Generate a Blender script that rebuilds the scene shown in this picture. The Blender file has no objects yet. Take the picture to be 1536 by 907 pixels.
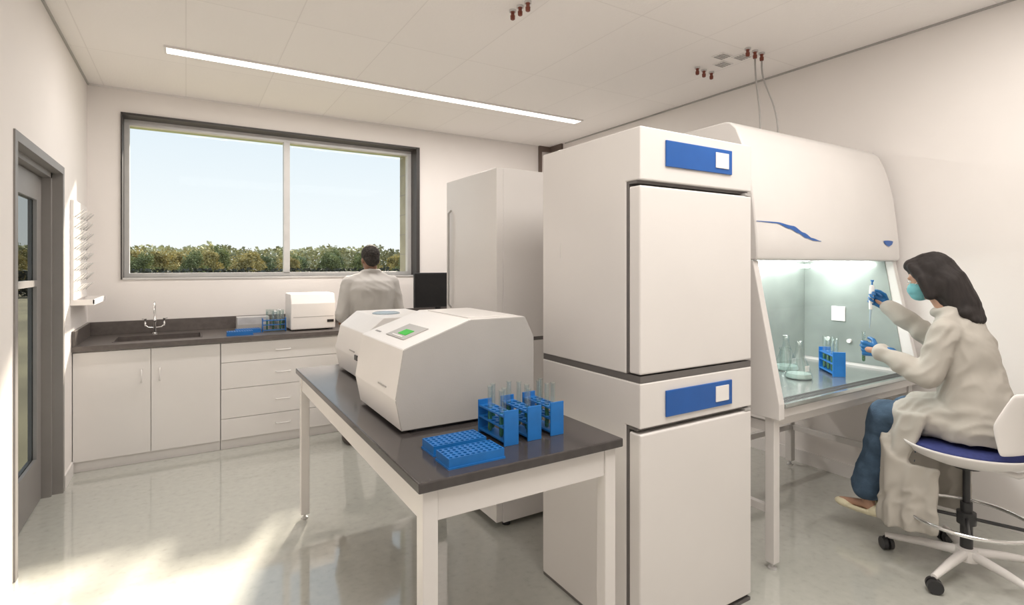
import bpy, bmesh, math, random
from mathutils import Vector, Matrix, noise
random.seed(4)
V = Vector
COL = bpy.context.scene.collection
pi = math.pi

# ---------------------------------------------------------------- materials
def mat(name, col, rough=0.5, metal=0.0, var=0.04, scale=6.0, bump=0.0, bscale=40.0, emis=None, estr=0.0, coat=0.0, spec=0.5, stretch=None):
    m = bpy.data.materials.new(name); m.use_nodes = True
    nt = m.node_tree; b = nt.nodes['Principled BSDF']
    b.inputs['Roughness'].default_value = rough
    b.inputs['Metallic'].default_value = metal
    b.inputs['Specular IOR Level'].default_value = spec
    b.inputs['Coat Weight'].default_value = coat
    tc = nt.nodes.new('ShaderNodeTexCoord')
    src = tc.outputs['Object']
    if stretch:
        mp = nt.nodes.new('ShaderNodeMapping'); mp.inputs['Scale'].default_value = stretch
        nt.links.new(src, mp.inputs['Vector']); src = mp.outputs['Vector']
    n = nt.nodes.new('ShaderNodeTexNoise'); n.inputs['Scale'].default_value = scale; n.inputs['Detail'].default_value = 3
    nt.links.new(src, n.inputs['Vector'])
    r = nt.nodes.new('ShaderNodeValToRGB')
    c1 = [max(0, c*(1-var)) for c in col[:3]]+[1]; c2 = [min(1, c*(1+var)) for c in col[:3]]+[1]
    r.color_ramp.elements[0].position = 0.35; r.color_ramp.elements[1].position = 0.65
    r.color_ramp.elements[0].color = c1; r.color_ramp.elements[1].color = c2
    nt.links.new(n.outputs['Fac'], r.inputs['Fac']); nt.links.new(r.outputs['Color'], b.inputs['Base Color'])
    if bump > 0:
        n2 = nt.nodes.new('ShaderNodeTexNoise'); n2.inputs['Scale'].default_value = bscale; n2.inputs['Detail'].default_value = 4
        nt.links.new(src, n2.inputs['Vector'])
        bp = nt.nodes.new('ShaderNodeBump'); bp.inputs['Strength'].default_value = bump; bp.inputs['Distance'].default_value = 0.02
        nt.links.new(n2.outputs['Fac'], bp.inputs['Height']); nt.links.new(bp.outputs['Normal'], b.inputs['Normal'])
    if emis:
        b.inputs['Emission Color'].default_value = list(emis)+[1]; b.inputs['Emission Strength'].default_value = estr
    return m

def glassmat(name, tint=(1, 1, 1), gloss=0.08, rough=0.02):
    m = bpy.data.materials.new(name); m.use_nodes = True; nt = m.node_tree; nt.nodes.clear()
    o = nt.nodes.new('ShaderNodeOutputMaterial'); mx = nt.nodes.new('ShaderNodeMixShader'); mx.inputs[0].default_value = gloss
    t = nt.nodes.new('ShaderNodeBsdfTransparent'); t.inputs[0].default_value = list(tint)+[1]
    g = nt.nodes.new('ShaderNodeBsdfGlossy'); g.inputs['Roughness'].default_value = rough
    nt.links.new(t.outputs[0], mx.inputs[1]); nt.links.new(g.outputs[0], mx.inputs[2]); nt.links.new(mx.outputs[0], o.inputs[0])
    return m

M = {}
M['wall'] = mat('wall_paint', (0.84, 0.80, 0.775), 0.75, var=0.012, scale=2, bump=0.03, bscale=180)
M['white'] = mat('white_enamel', (0.73, 0.70, 0.68), 0.25, var=0.012, scale=3)
M['whiteB'] = mat('white_laminate', (0.81, 0.78, 0.76), 0.35, var=0.015, scale=2)
M['whiteC'] = mat('white_plastic', (0.84, 0.81, 0.79), 0.35, var=0.01)
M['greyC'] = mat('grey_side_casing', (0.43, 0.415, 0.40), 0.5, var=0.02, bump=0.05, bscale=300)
M['greyP'] = mat('light_grey_plastic', (0.42, 0.405, 0.39), 0.45, var=0.02)
M['gasket'] = mat('dark_gasket', (0.13, 0.12, 0.115), 0.6)
M['blue'] = mat('blue_panel', (0.012, 0.10, 0.38), 0.35, var=0.06)
M['blueR'] = mat('blue_rack_plastic', (0.012, 0.15, 0.46), 0.4, var=0.08, scale=20)
M['blueL'] = mat('blue_grey_lid', (0.36, 0.45, 0.52), 0.25)
M['black'] = mat('black_resin', (0.06, 0.053, 0.052), 0.16, var=0.1, scale=30)
M['counter'] = mat('dark_epoxy_counter', (0.115, 0.099, 0.092), 0.3, var=0.12, scale=25)
M['doorgrey'] = mat('grey_painted_steel', (0.26, 0.245, 0.235), 0.45, var=0.03)
M['bronze'] = mat('dark_bronze', (0.05, 0.044, 0.043), 0.45, var=0.05)
M['alu'] = mat('brushed_aluminium', (0.62, 0.61, 0.60), 0.4, 0.15, var=0.04)
M['chrome'] = mat('chrome', (0.8, 0.8, 0.8), 0.12, 1.0, var=0.02)
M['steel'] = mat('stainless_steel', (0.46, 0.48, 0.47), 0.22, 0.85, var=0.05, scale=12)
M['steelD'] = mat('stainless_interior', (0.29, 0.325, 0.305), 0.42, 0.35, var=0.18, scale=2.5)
M['screen'] = mat('black_screen', (0.012, 0.011, 0.012), 0.3, var=0.1)
M['greenlcd'] = mat('green_display', (0.03, 0.32, 0.03), 0.6, emis=(0.05, 0.6, 0.06), estr=0.25, spec=.2)
M['redbrown'] = mat('red_brown_cap', (0.20, 0.05, 0.03), 0.4)
M['tube'] = glassmat('tube_glass', (0.87, 0.93, 0.92), 0.16)
M['tubeF'] = glassmat('flask_glass', (0.92, 0.95, 0.945), 0.14)
M['liquid'] = mat('green_liquid', (0.05, 0.20, 0.07), 0.25)
M['tealliq'] = mat('pale_liquid', (0.38, 0.46, 0.43), 0.2)
M['glass'] = glassmat('window_glass', (0.985, 0.99, 0.985), 0.002)
M['glassD'] = glassmat('tinted_door_glass', (0.62, 0.63, 0.62), 0.03)
M['hair'] = mat('dark_hair', (0.030, 0.025, 0.024), 0.7, var=0.2, scale=20, spec=.25, stretch=(4, 1.5, .3))
M['hairm'] = mat('short_black_hair', (0.035, 0.03, 0.027), 0.8, var=0.3, scale=60, bump=0.5, bscale=120, spec=.2)
M['skin'] = mat('skin', (0.50, 0.29, 0.20), 0.5, var=0.05)
M['skind'] = mat('brown_skin', (0.22, 0.115, 0.07), 0.5, var=0.05)
M['coat'] = mat('lab_coat_cotton', (0.47, 0.44, 0.395), 0.85, var=0.02, scale=5, bump=0.04, bscale=20, spec=.2)
M['coatm'] = mat('grey_coat_cotton', (0.47, 0.45, 0.43), 0.85, var=0.01, scale=5, bump=0.04, bscale=20, spec=.2)
M['jeans'] = mat('denim', (0.065, 0.105, 0.16), 0.85, var=0.2, scale=14, bump=0.2, bscale=60, spec=.2)
M['trouser'] = mat('dark_trousers', (0.07, 0.06, 0.06), 0.8)
M['glove'] = mat('blue_nitrile', (0.008, 0.11, 0.30), 0.42, var=0.1, scale=20)
M['mask'] = mat('teal_mask', (0.17, 0.45, 0.49), 0.8, bump=0.2, bscale=30)
M['shoe'] = mat('pale_beige_leather', (0.80, 0.73, 0.52), 0.5)
M['shoeD'] = mat('dark_leather', (0.05, 0.035, 0.03), 0.4)
M['eyew'] = mat('eye_white', (0.8, 0.8, 0.78), 0.2)
M['iris'] = mat('iris', (0.03, 0.02, 0.015), 0.2)
M['navy'] = mat('navy_fabric', (0.025, 0.035, 0.15), 0.8, var=0.1, scale=60)
M['blackP'] = mat('black_plastic', (0.03, 0.03, 0.032), 0.4)
M['card'] = mat('carton', (0.50, 0.49, 0.49), 0.6, var=0.08, scale=12)
M['lamp'] = mat('lamp_diffuser', (1, 1, 1), 0.5, emis=(1, 0.97, 0.93), estr=2.6)
M['tubelamp'] = mat('cabinet_lamp', (1, 1, 1), 0.5, emis=(0.97, 1, 0.97), estr=13.0)
M['stone'] = mat('sandstone', (0.40, 0.38, 0.30), 0.85, var=0.1, scale=4)
M['soffit'] = mat('soffit_yellow_green', (0.45, 0.50, 0.28), 0.8)  # yellow-green tint for the stone window header
M['ground'] = mat('grassy_ground', (0.15, 0.14, 0.09), 0.95, var=0.3, scale=0.3)
M['bark'] = mat('bark', (0.08, 0.06, 0.04), 0.9)
M['leafA'] = mat('foliage_green', (0.24, 0.27, 0.14), 0.95, var=0.3, scale=.9, spec=.1)  # leaf colours of all three trees paled, distance haze mixed in
M['leafB'] = mat('foliage_yellow', (0.40, 0.35, 0.17), 0.95, var=0.3, scale=.9, spec=.1)
M['leafC'] = mat('foliage_dark', (0.20, 0.24, 0.15), 0.95, var=0.3, scale=.9, spec=.1)
M['hedge'] = mat('dark_hedge', (0.09, 0.095, 0.08), 0.9, var=0.3, scale=2, spec=.1)
M['wood'] = mat('distant_woodland_foliage', (0.36, 0.36, 0.23), 0.95, var=0.35, scale=.18, spec=.1)
M['brown'] = mat('brown_trim', (0.16, 0.12, 0.10), 0.6)

def floor_mat():
    m = bpy.data.materials.new('polished_vinyl'); m.use_nodes = True; nt = m.node_tree; b = nt.nodes['Principled BSDF']
    tc = nt.nodes.new('ShaderNodeTexCoord')
    n1 = nt.nodes.new('ShaderNodeTexNoise'); n1.inputs['Scale'].default_value = 24; n1.inputs['Detail'].default_value = 6; n1.inputs['Roughness'].default_value = .6
    r = nt.nodes.new('ShaderNodeValToRGB'); e = r.color_ramp.elements
    e[0].position = 0.28; e[0].color = (0.435, 0.44, 0.395, 1); e[1].position = 0.72; e[1].color = (0.53, 0.53, 0.485, 1)
    k = e.new(0.42); k.color = (0.49, 0.493, 0.45, 1)
    nt.links.new(tc.outputs['Object'], n1.inputs['Vector'])
    nt.links.new(n1.outputs['Fac'], r.inputs['Fac'])
    nt.links.new(r.outputs['Color'], b.inputs['Base Color']); b.inputs['Roughness'].default_value = 0.07
    b.inputs['Specular IOR Level'].default_value = 1.0
    b.inputs['Coat Weight'].default_value = 0.6; b.inputs['Coat Roughness'].default_value = 0.04
    return m
M['floor'] = floor_mat()

def ceil_mat():
    m = bpy.data.materials.new('ceiling_tiles'); m.use_nodes = True; nt = m.node_tree; b = nt.nodes['Principled BSDF']
    tc = nt.nodes.new('ShaderNodeTexCoord'); br = nt.nodes.new('ShaderNodeTexBrick')
    br.offset = 0; br.squash = 1
    br.inputs['Scale'].default_value = 1; br.inputs['Mortar Size'].default_value = 0.005; br.inputs['Mortar Smooth'].default_value = 0.6
    br.inputs['Brick Width'].default_value = 0.61; br.inputs['Row Height'].default_value = 1.22
    br.inputs['Color1'].default_value = (0.95, 0.915, 0.89, 1); br.inputs['Color2'].default_value = (0.935, 0.90, 0.875, 1); br.inputs['Mortar'].default_value = (0.85, 0.815, 0.79, 1)
    nt.links.new(tc.outputs['Object'], br.inputs['Vector']); nt.links.new(br.outputs['Color'], b.inputs['Base Color'])
    n2 = nt.nodes.new('ShaderNodeTexNoise'); n2.inputs['Scale'].default_value = 70
    nt.links.new(tc.outputs['Object'], n2.inputs['Vector'])
    bp = nt.nodes.new('ShaderNodeBump'); bp.inputs['Strength'].default_value = 0.2; bp.inputs['Distance'].default_value = 0.01
    nt.links.new(n2.outputs['Fac'], bp.inputs['Height']); nt.links.new(bp.outputs['Normal'], b.inputs['Normal'])
    b.inputs['Roughness'].default_value = 0.85
    return m
M['ceil'] = ceil_mat()

# ---------------------------------------------------------------- geometry helper
class G:
    def __init__(s): s.bm = bmesh.new(); s.T = Matrix.Identity(4)
    def v(s, p): return s.bm.verts.new(s.T @ V(p))
    def f(s, vs, mi=0):
        try:
            fc = s.bm.faces.new(vs); fc.material_index = mi; return fc
        except ValueError: return None
    def box(s, x0, x1, y0, y1, z0, z1, mi=0):
        p = [s.v(q) for q in ((x0,y0,z0),(x1,y0,z0),(x1,y1,z0),(x0,y1,z0),(x0,y0,z1),(x1,y0,z1),(x1,y1,z1),(x0,y1,z1))]
        for q in ((3,2,1,0),(4,5,6,7),(0,1,5,4),(1,2,6,5),(2,3,7,6),(3,0,4,7)): s.f([p[i] for i in q], mi)
        return s
    def prism(s, pts, axis, a0, a1, mi=0, cmi=None):
        def mk(a, p):
            return (a, p[0], p[1]) if axis == 'x' else ((p[0], a, p[1]) if axis == 'y' else (p[0], p[1], a))
        A = [s.v(mk(a0, p)) for p in pts]; B = [s.v(mk(a1, p)) for p in pts]; n = len(pts)
        cm = mi if cmi is None else cmi
        s.f(A, cm); s.f(B[::-1], cm)
        for i in range(n): s.f([A[i], B[i], B[(i+1) % n], A[(i+1) % n]], mi)
        return s
    def frame(s, t):
        t = V(t).normalized(); u = t.cross(V((0, 0, 1)))
        if u.length < 1e-3: u = V((1, 0, 0))
        u.normalize(); w = t.cross(u).normalized(); return u, w
    def cyl(s, p0, p1, r0, r1=None, n=16, mi=0):
        r1 = r0 if r1 is None else r1; p0 = V(p0); p1 = V(p1); u, w = s.frame(p1-p0)
        A = []; B = []
        for i in range(n):
            a = 2*pi*i/n; d = u*math.cos(a)+w*math.sin(a); A.append(s.v(p0+d*r0)); B.append(s.v(p1+d*r1))
        for i in range(n): s.f([A[i], A[(i+1) % n], B[(i+1) % n], B[i]], mi)
        s.f(A[::-1], mi); s.f(B, mi); return s
    def tube(s, pts, r, n=8, mi=0, closed=False):
        pts = [V(p) for p in pts]; N = len(pts); rings = []
        u = None
        for i, p in enumerate(pts):
            if closed: t = pts[(i+1) % N]-pts[i-1]
            else: t = pts[min(i+1, N-1)]-pts[max(i-1, 0)]
            t.normalize()
            if u is None: u, w = s.frame(t)
            else:
                u = (u - t*u.dot(t)).normalized()
            w = t.cross(u)
            rr = r[i] if isinstance(r, (list, tuple)) else r
            rings.append([s.v(p+(u*math.cos(2*pi*k/n)+w*math.sin(2*pi*k/n))*rr) for k in range(n)])
        for i in range(N if closed else N-1):
            A = rings[i]; B = rings[(i+1) % N]
            for k in range(n): s.f([A[k], A[(k+1) % n], B[(k+1) % n], B[k]], mi)
        if not closed: s.f(rings[0][::-1], mi); s.f(rings[-1], mi)
        return s
    def lathe(s, c, prof, n=24, mi=0, close=True):
        c = V(c); rings = []
        for (r, z) in prof:
            r = max(r, 1e-4); rings.append([s.v(c+V((r*math.cos(2*pi*k/n), r*math.sin(2*pi*k/n), z))) for k in range(n)])
        for A, B in zip(rings, rings[1:]):
            for k in range(n): s.f([A[k], A[(k+1) % n], B[(k+1) % n], B[k]], mi)
        if close: s.f(rings[0][::-1], mi); s.f(rings[-1], mi)
        return s
    def loft(s, rings, n=24, mi=0):
        R = []
        for (cx, cy, cz, rx, ry) in rings:
            R.append([s.v((cx+rx*math.cos(2*pi*k/n), cy+ry*math.sin(2*pi*k/n), cz)) for k in range(n)])
        for A, B in zip(R, R[1:]):
            for k in range(n): s.f([A[k], A[(k+1) % n], B[(k+1) % n], B[k]], mi)
        s.f(R[0][::-1], mi); s.f(R[-1], mi); return s
    def ell(s, c, r, n=16, mi=0):
        if not isinstance(r, (tuple, list)): r = (r, r, r)
        m = n//2; rings = []
        top = s.v((c[0], c[1], c[2]+r[2])); bot = s.v((c[0], c[1], c[2]-r[2]))
        for j in range(1, m):
            th = pi*j/m; rings.append([s.v((c[0]+r[0]*math.sin(th)*math.cos(2*pi*k/n), c[1]+r[1]*math.sin(th)*math.sin(2*pi*k/n), c[2]+r[2]*math.cos(th))) for k in range(n)])
        for k in range(n):
            s.f([top, rings[0][k], rings[0][(k+1) % n]], mi); s.f([bot, rings[-1][(k+1) % n], rings[-1][k]], mi)
        for A, B in zip(rings, rings[1:]):
            for k in range(n): s.f([A[k], B[k], B[(k+1) % n], A[(k+1) % n]], mi)
        return s
    def cap(s, p0, p1, r0, r1, n=14):
        s.cyl(p0, p1, r0, r1, n); s.ell(p0, r0, n); s.ell(p1, r1, n); return s
    def chain(s, pts):
        for a, b in zip(pts, pts[1:]): s.cap(a[0], b[0], a[1], b[1])
        return s
    def sheet(s, top, bot, th, nz=10):
        n = len(top); F = []; B = []
        for j in range(nz+1):
            t = j/nz; row = [V(top[i]).lerp(V(bot[i]), t) for i in range(n)]
            fr = []; bk = []
            for i in range(n):
                tn = (row[min(i+1, n-1)]-row[max(i-1, 0)]); nn = V((tn.y, -tn.x, 0)).normalized()
                fr.append(s.v(row[i]+nn*th/2)); bk.append(s.v(row[i]-nn*th/2))
            F.append(fr); B.append(bk)
        for j in range(nz):
            for i in range(n-1):
                s.f([F[j][i], F[j][i+1], F[j+1][i+1], F[j+1][i]]); s.f([B[j][i+1], B[j][i], B[j+1][i], B[j+1][i+1]])
            s.f([F[j][0], F[j+1][0], B[j+1][0], B[j][0]]); s.f([F[j][-1], B[j][-1], B[j+1][-1], F[j+1][-1]])
        for i in range(n-1):
            s.f([F[0][i], B[0][i], B[0][i+1], F[0][i+1]]); s.f([F[-1][i+1], B[-1][i+1], B[-1][i], F[-1][i]])
        return s
    def hull(s, pts, mi=0):
        vs = [s.v(p) for p in pts]
        r = bmesh.ops.convex_hull(s.bm, input=vs)
        for g in r['geom']:
            if isinstance(g, bmesh.types.BMFace): g.material_index = mi
        junk = [e for e in r.get('geom_interior', []) if isinstance(e, bmesh.types.BMVert)]
        if junk: bmesh.ops.delete(s.bm, geom=junk, context='VERTS')
        bmesh.ops.dissolve_limit(s.bm, angle_limit=0.01, verts=s.bm.verts, edges=s.bm.edges)
        return s
    def holeplate(s, x0, y0, cw, nx, ny, r, z0, z1, mi=0):
        n = 8
        for i in range(nx):
            for j in range(ny):
                cx = x0+cw*(i+.5); cy = y0+cw*(j+.5); h = cw/2
                sq = [(h,0),(h,h),(0,h),(-h,h),(-h,0),(-h,-h),(0,-h),(h,-h)]
                rs = []
                for z in (z0, z1):
                    rs.append(([s.v((cx+a, cy+b, z)) for a, b in sq], [s.v((cx+r*math.cos(2*pi*k/n), cy+r*math.sin(2*pi*k/n), z)) for k in range(n)]))
                for k in range(n):
                    q = (k+1) % n
                    s.f([rs[1][0][k], rs[1][0][q], rs[1][1][q], rs[1][1][k]], mi)
                    s.f([rs[0][0][q], rs[0][0][k], rs[0][1][k], rs[0][1][q]], mi)
                    s.f([rs[0][1][q], rs[0][1][k], rs[1][1][k], rs[1][1][q]], mi)
        x1 = x0+cw*nx; y1 = y0+cw*ny
        for a, b in (((x0,y0),(x1,y0)),((x1,y0),(x1,y1)),((x1,y1),(x0,y1)),((x0,y1),(x0,y0))):
            s.f([s.v((a[0],a[1],z0)), s.v((b[0],b[1],z0)), s.v((b[0],b[1],z1)), s.v((a[0],a[1],z1))], mi)
        bmesh.ops.remove_doubles(s.bm, verts=s.bm.verts, dist=1e-5)
        return s
    def obj(s, name, mats, parent=None, bevel=0, smooth=None, recalc=True, label=None, cat=None, kind=None, group=None, at=None, seg=2):
        if not isinstance(mats, (list, tuple)): mats = [mats]
        if recalc: bmesh.ops.recalc_face_normals(s.bm, faces=s.bm.faces)
        me = bpy.data.meshes.new(name); 
        if at is not None: bmesh.ops.translate(s.bm, vec=-V(at), verts=s.bm.verts)
        s.bm.to_mesh(me); s.bm.free()
        for m in mats: me.materials.append(m)
        return finish(me, name, parent, bevel, smooth, label, cat, kind, group, at, seg)

def finish(me, name, parent=None, bevel=0, smooth=None, label=None, cat=None, kind=None, group=None, at=None, seg=2):
    ob = bpy.data.objects.new(name, me); COL.objects.link(ob)
    if at is not None: ob.location = at
    if smooth:
        me.shade_smooth()
        if smooth < 3: me.set_sharp_from_angle(angle=smooth)
    if bevel:
        b = ob.modifiers.new('bevel', 'BEVEL'); b.width = bevel; b.segments = seg; b.limit_method = 'ANGLE'; b.angle_limit = 0.3 if seg == 1 else 0.6
    if parent is not None: par(ob, parent)
    if label: ob['label'] = label
    if cat: ob['category'] = cat
    if kind: ob['kind'] = kind
    if group: ob['group'] = group
    return ob

WL = {}
def par(ob, p):
    ob.parent = p
    ob.matrix_parent_inverse = Matrix.Translation(-V(WL.get(p.name, (0, 0, 0))))

def thing(name, label, cat, loc, group=None):
    e = bpy.data.objects.new(name, None); e.empty_display_size = 0.05; e.location = loc; COL.objects.link(e)
    WL[e.name] = V(loc); e['label'] = label; e['category'] = cat
    if group: e['group'] = group
    return e

def sub_parent(ob, p):
    ob.parent = p; ob.matrix_parent_inverse = Matrix.Identity(4)

def dup(root, loc, rotz=0.0, label=None, sc=1.0):
    kids = {}
    for o in bpy.data.objects:
        if o.parent: kids.setdefault(o.parent.name, []).append(o)
    def rec(o, newp):
        inv = o.matrix_parent_inverse.copy()
        c = o.copy(); COL.objects.link(c)
        if newp is not None:
            c.parent = newp; c.matrix_parent_inverse = inv
        for k in kids.get(o.name, []): rec(k, c)
        return c
    r = rec(root, None); r.location = loc; r.rotation_euler = (0, 0, rotz); r.scale = (sc, sc, sc)
    WL[r.name] = V(loc)
    if label: r['label'] = label
    return r

def remesh(g, name, m, parent, vox=0.01, it=4, amp=0.0, freq=8.0, aniso=(1, 1, 1), crease=0.0, **kw):
    bmesh.ops.recalc_face_normals(g.bm, faces=g.bm.faces)
    me = bpy.data.meshes.new('tmp'); g.bm.to_mesh(me); g.bm.free()
    ob = bpy.data.objects.new('tmp', me); COL.objects.link(ob)
    r = ob.modifiers.new('r', 'REMESH'); r.mode = 'VOXEL'; r.voxel_size = vox
    sm = ob.modifiers.new('s', 'SMOOTH'); sm.factor = 0.5; sm.iterations = it
    dg = bpy.context.evaluated_depsgraph_get(); dg.update()
    nm = bpy.data.meshes.new_from_object(ob.evaluated_get(dg)); nm.name = name
    bpy.data.objects.remove(ob, do_unlink=True)
    nm.materials.clear()
    for q in (m if isinstance(m, (list, tuple)) else [m]): nm.materials.append(q)
    if amp > 0:
        nrm = [v.normal.copy() for v in nm.vertices]
        for v, n in zip(nm.vertices, nrm):
            p = V((v.co.x*aniso[0], v.co.y*aniso[1], v.co.z*aniso[2]))*freq
            d = noise.noise(p)*amp + noise.noise(p*2.3)*amp*0.3
            if crease:
                q = V((v.co.x*1.2+v.co.z*.6, v.co.y*1.6+v.co.z*.9, v.co.z*.9-v.co.y*.5))*7.5
                q += V((noise.noise(q*.5), noise.noise(q*.5+V((9,0,0))), 0))*.8
                d += (abs(noise.noise(q))*-1+.18)*crease
            v.co += n*d
    return finish(nm, name, parent, smooth=3.2, **kw)

# ---------------------------------------------------------------- room shell
XL, XR, YB, ZC = -0.725, 4.15, 5.83, 3.12
YF = -1.6
G().box(XL-.2, XR+.2, YF, 6.4, -0.1, 0).obj('floor', M['floor'], kind='structure')
G().box(XL-.2, XR+.2, YF, 6.4, ZC, ZC+.15).obj('ceiling', M['ceil'], kind='structure')
g = G()
g.box(XL-.15, XL, YF, 3.52, 0, ZC); g.box(XL-.15, XL, 4.77, YB, 0, ZC); g.box(XL-.15, XL, 3.52, 4.77, 2.23, ZC)
g.obj('wall_left', M['wall'], kind='structure')
G().box(XR, XR+.15, YF, YB, 0, ZC).obj('wall_right', M['wall'], kind='structure')
G().box(XL-.15, XR+.15, YF-.15, YF, 0, ZC).obj('wall_rear', M['wall'], kind='structure')
WX0, WX1, WZ0, WZ1 = -0.483, 2.268, 1.445, 2.89
g = G()
g.box(XL-.15, WX0, YB, 6.06, 0, ZC); g.box(WX1, XR+.15, YB, 6.06, 0, ZC); g.box(WX0, WX1, YB, 6.06, WZ1, ZC); g.box(WX0, WX1, YB, 6.06, 0, WZ0)
g.obj('wall_back', M['wall'], kind='structure')
g = G()
g.box(XL-.15, WX0, 6.06, 6.4, -.3, ZC+.3); g.box(WX1, XR+.15, 6.06, 6.4, -.3, ZC+.3); g.box(WX0, WX1, 6.06, 6.4, -.3, WZ0)
g.box(WX0, WX1, 6.06, 6.4, WZ1, ZC+.3, 1)
for i in range(6): g.box(WX1-.003, WX1, 6.06, 6.4, WZ0+.24*i, WZ0+.24*i+.006, 2)
g.obj('wall_exterior', [M['stone'], M['soffit'], M['doorgrey']], kind='structure')
# window
g = G()
t = .016
for (a, b, c, d) in ((WX0-.008, WX0+.004, WZ0-t, WZ1+t), (WX1-.012, WX1+t+.012, WZ0-t, WZ1+t)): g.box(a, b, YB-.02, 6.06, c, d)
g.box(WX0, WX1, YB-.02, 6.06, WZ1-.005, WZ1+t)
g.box(WX0, WX1, YB-.012, 6.06, WZ0-t, WZ0, 1)
f = .055
g.box(WX0+.004, WX0+.042, 5.98, 6.05, WZ0, WZ1, 1); g.box(WX1-f, WX1-.012, 5.98, 6.05, WZ0, WZ1, 1)
g.box(WX0+.042, WX1-f, 5.98, 6.05, WZ0, WZ0+f*.7, 1); g.box(WX0+.042, WX1-f, 5.98, 6.05, WZ1-f, WZ1, 1)
g.box(.868, .925, 5.97, 6.05, WZ0+f*.7, WZ1-f, 1)
g.box(WX0+.042, .868, 6.015, 6.02, WZ0+f*.7, WZ1-f, 2); g.box(.925, WX1-f, 6.015, 6.02, WZ0+f*.7, WZ1-f, 2)
g.obj('window_1', [M['bronze'], M['alu'], M['glass']], kind='structure')
# brown framing in the far corner
g = G(); g.box(3.955, 3.995, YB-.03, YB, 0, ZC); g.box(3.995, XR, YB-.03, YB, ZC-.07, ZC)
g.box(XR-.03, XR, 5.55, YB-.03, ZC-.07, ZC)
g.obj('trim_1', M['brown'], kind='structure')
# left door
g = G()
yn, yf = 3.52, 4.77
g.box(XL-.15, XL+.008, yf-.05, yf, 0, 2.23); g.box(XL-.15, XL-.05, yf-.085, yf-.05, 0, 2.19)
g.box(XL-.15, XL+.008, yn, yn+.05, 0, 2.23)
g.box(XL-.15, XL+.008, yn+.05, yf-.05, 2.18, 2.23); g.box(XL-.15, XL-.05, yn+.05, yf-.05, 2.145, 2.18)
g.obj('trim_2', M['doorgrey'], kind='structure')
g = G(); dx0, dx1 = XL-.145, XL-.10
g.box(dx0, dx1, yn+.055, yn+.18, .01, 2.14); g.box(dx0, dx1, yf-.21, yf-.09, .01, 2.14)
g.box(dx0, dx1, yn+.18, yf-.21, 1.98, 2.14); g.box(dx0, dx1, yn+.18, yf-.21, .01, .30); g.box(dx0, dx1, yn+.18, yf-.21, 1.42, 1.46)
g.box(dx0+.02, dx0+.026, yn+.18, yf-.21, .30, 1.98, 1)
g.obj('door_1', [M['doorgrey'], M['glassD']], kind='structure')
g = G(); g.box(XR-.012, XR, YF, YB-.03, 0, .1); g.obj('baseboard_right', M['whiteB'], kind='structure')
g = G(); g.box(XL, XL+.012, 4.775, 5.08, 0, .1); g.obj('baseboard_left', M['whiteB'], kind='structure')
g = G(); g.box(XL, XL+.012, YF, YB, ZC-.014, ZC); g.obj('trim_3', M['greyP'], kind='structure')
g = G(); g.box(XL+.012, 3.9, YB-.012, YB, ZC-.014, ZC); g.obj('trim_4', M['whiteB'], kind='structure')
g = G(); g.box(XR-.012, XR, YF, 5.5, ZC-.012, ZC); g.obj('trim_5', M['greyP'], kind='structure')

# ---------------------------------------------------------------- outdoors
G().box(-200, 200, 6.5, 400, -.5, -.4).obj('ground', M['ground'], kind='structure')
def leafpoly(verts, faces, c, sz, rnd):
    a = V((rnd.uniform(-1,1), rnd.uniform(-1,1), rnd.uniform(-1,1))).normalized(); b = a.cross(V((rnd.uniform(-1,1), rnd.uniform(-1,1), rnd.uniform(-1,1)))).normalized()
    n = len(verts); verts += [c+a*sz, c+b*sz*.7, c-a*sz, c-b*sz*.7]; faces.append((n, n+1, n+2, n+3))
def leafmesh(seed, spread, mname):
    rnd = random.Random(seed); vs = []; fs = []
    lobes = []
    for i in range(22):
        a = rnd.uniform(0, 2*pi); z = rnd.uniform(.6, 3.6); rr = rnd.uniform(0, 1)**.6*spread*(1-abs(z-2.0)/3.6)
        lobes.append((V((rr*math.cos(a), rr*math.sin(a), z)), rnd.uniform(.5, .9)))
    for (c, r) in lobes:
        for k in range(300):
            d = V((rnd.gauss(0,1), rnd.gauss(0,1), rnd.gauss(0,1)*.85)).normalized()*r*rnd.uniform(.2, 1.12)**.5
            leafpoly(vs, fs, c+d, rnd.uniform(.06, .13), rnd)
    me = bpy.data.meshes.new(mname); me.from_pydata(vs, [], fs); return me
lm = [leafmesh(11, 1.7, 'foliage_a'), leafmesh(12, 1.8, 'foliage_b'), leafmesh(13, 1.6, 'foliage_c')]
lm[0].materials.append(M['leafA']); lm[1].materials.append(M['leafB']); lm[2].materials.append(M['leafC'])
g = G(); g.tube([(0,0,0),(.05,0,1),(-.05,.05,2.2),(0,0,3.2)], [.16,.12,.09,.04], 8)
g.tube([(0,0,1.2),(.6,.1,2.1)], [.07,.03], 6); g.tube([(0,0,1.4),(-.6,-.1,2.3)], [.07,.03], 6)
tm = bpy.data.meshes.new('trunk'); g.bm.to_mesh(tm); g.bm.free(); tm.materials.append(M['bark'])
rnd = random.Random(5)
labs = ['leafy green tree at the edge of a field', 'yellowing autumn tree at the edge of a field', 'dark green tree at the edge of a field']
for row in range(3):
    for i in range(17):
        x = -24 + 3.5*i + row*1.2; y = 49 + 5*row + rnd.uniform(-.3, .3); k = rnd.choice([0, 1, 1, 2, 0]) if x < 6 else rnd.choice([0, 1, 2, 0])
        sc = rnd.uniform(.62, .74)+.05*row
        e = thing('tree', labs[k], 'tree', (x, y, -.4), group='tree line beyond the field')
        e.scale = (sc, sc, sc*(1.12 if i in (7, 10) else 1))
        for nm, me in (('trunk', tm), ('foliage', lm[k])):
            o = bpy.data.objects.new(nm, me); COL.objects.link(o); o.parent = e
        e.rotation_euler = (0, 0, rnd.uniform(0, 6))
vs = []; fs = []
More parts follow.
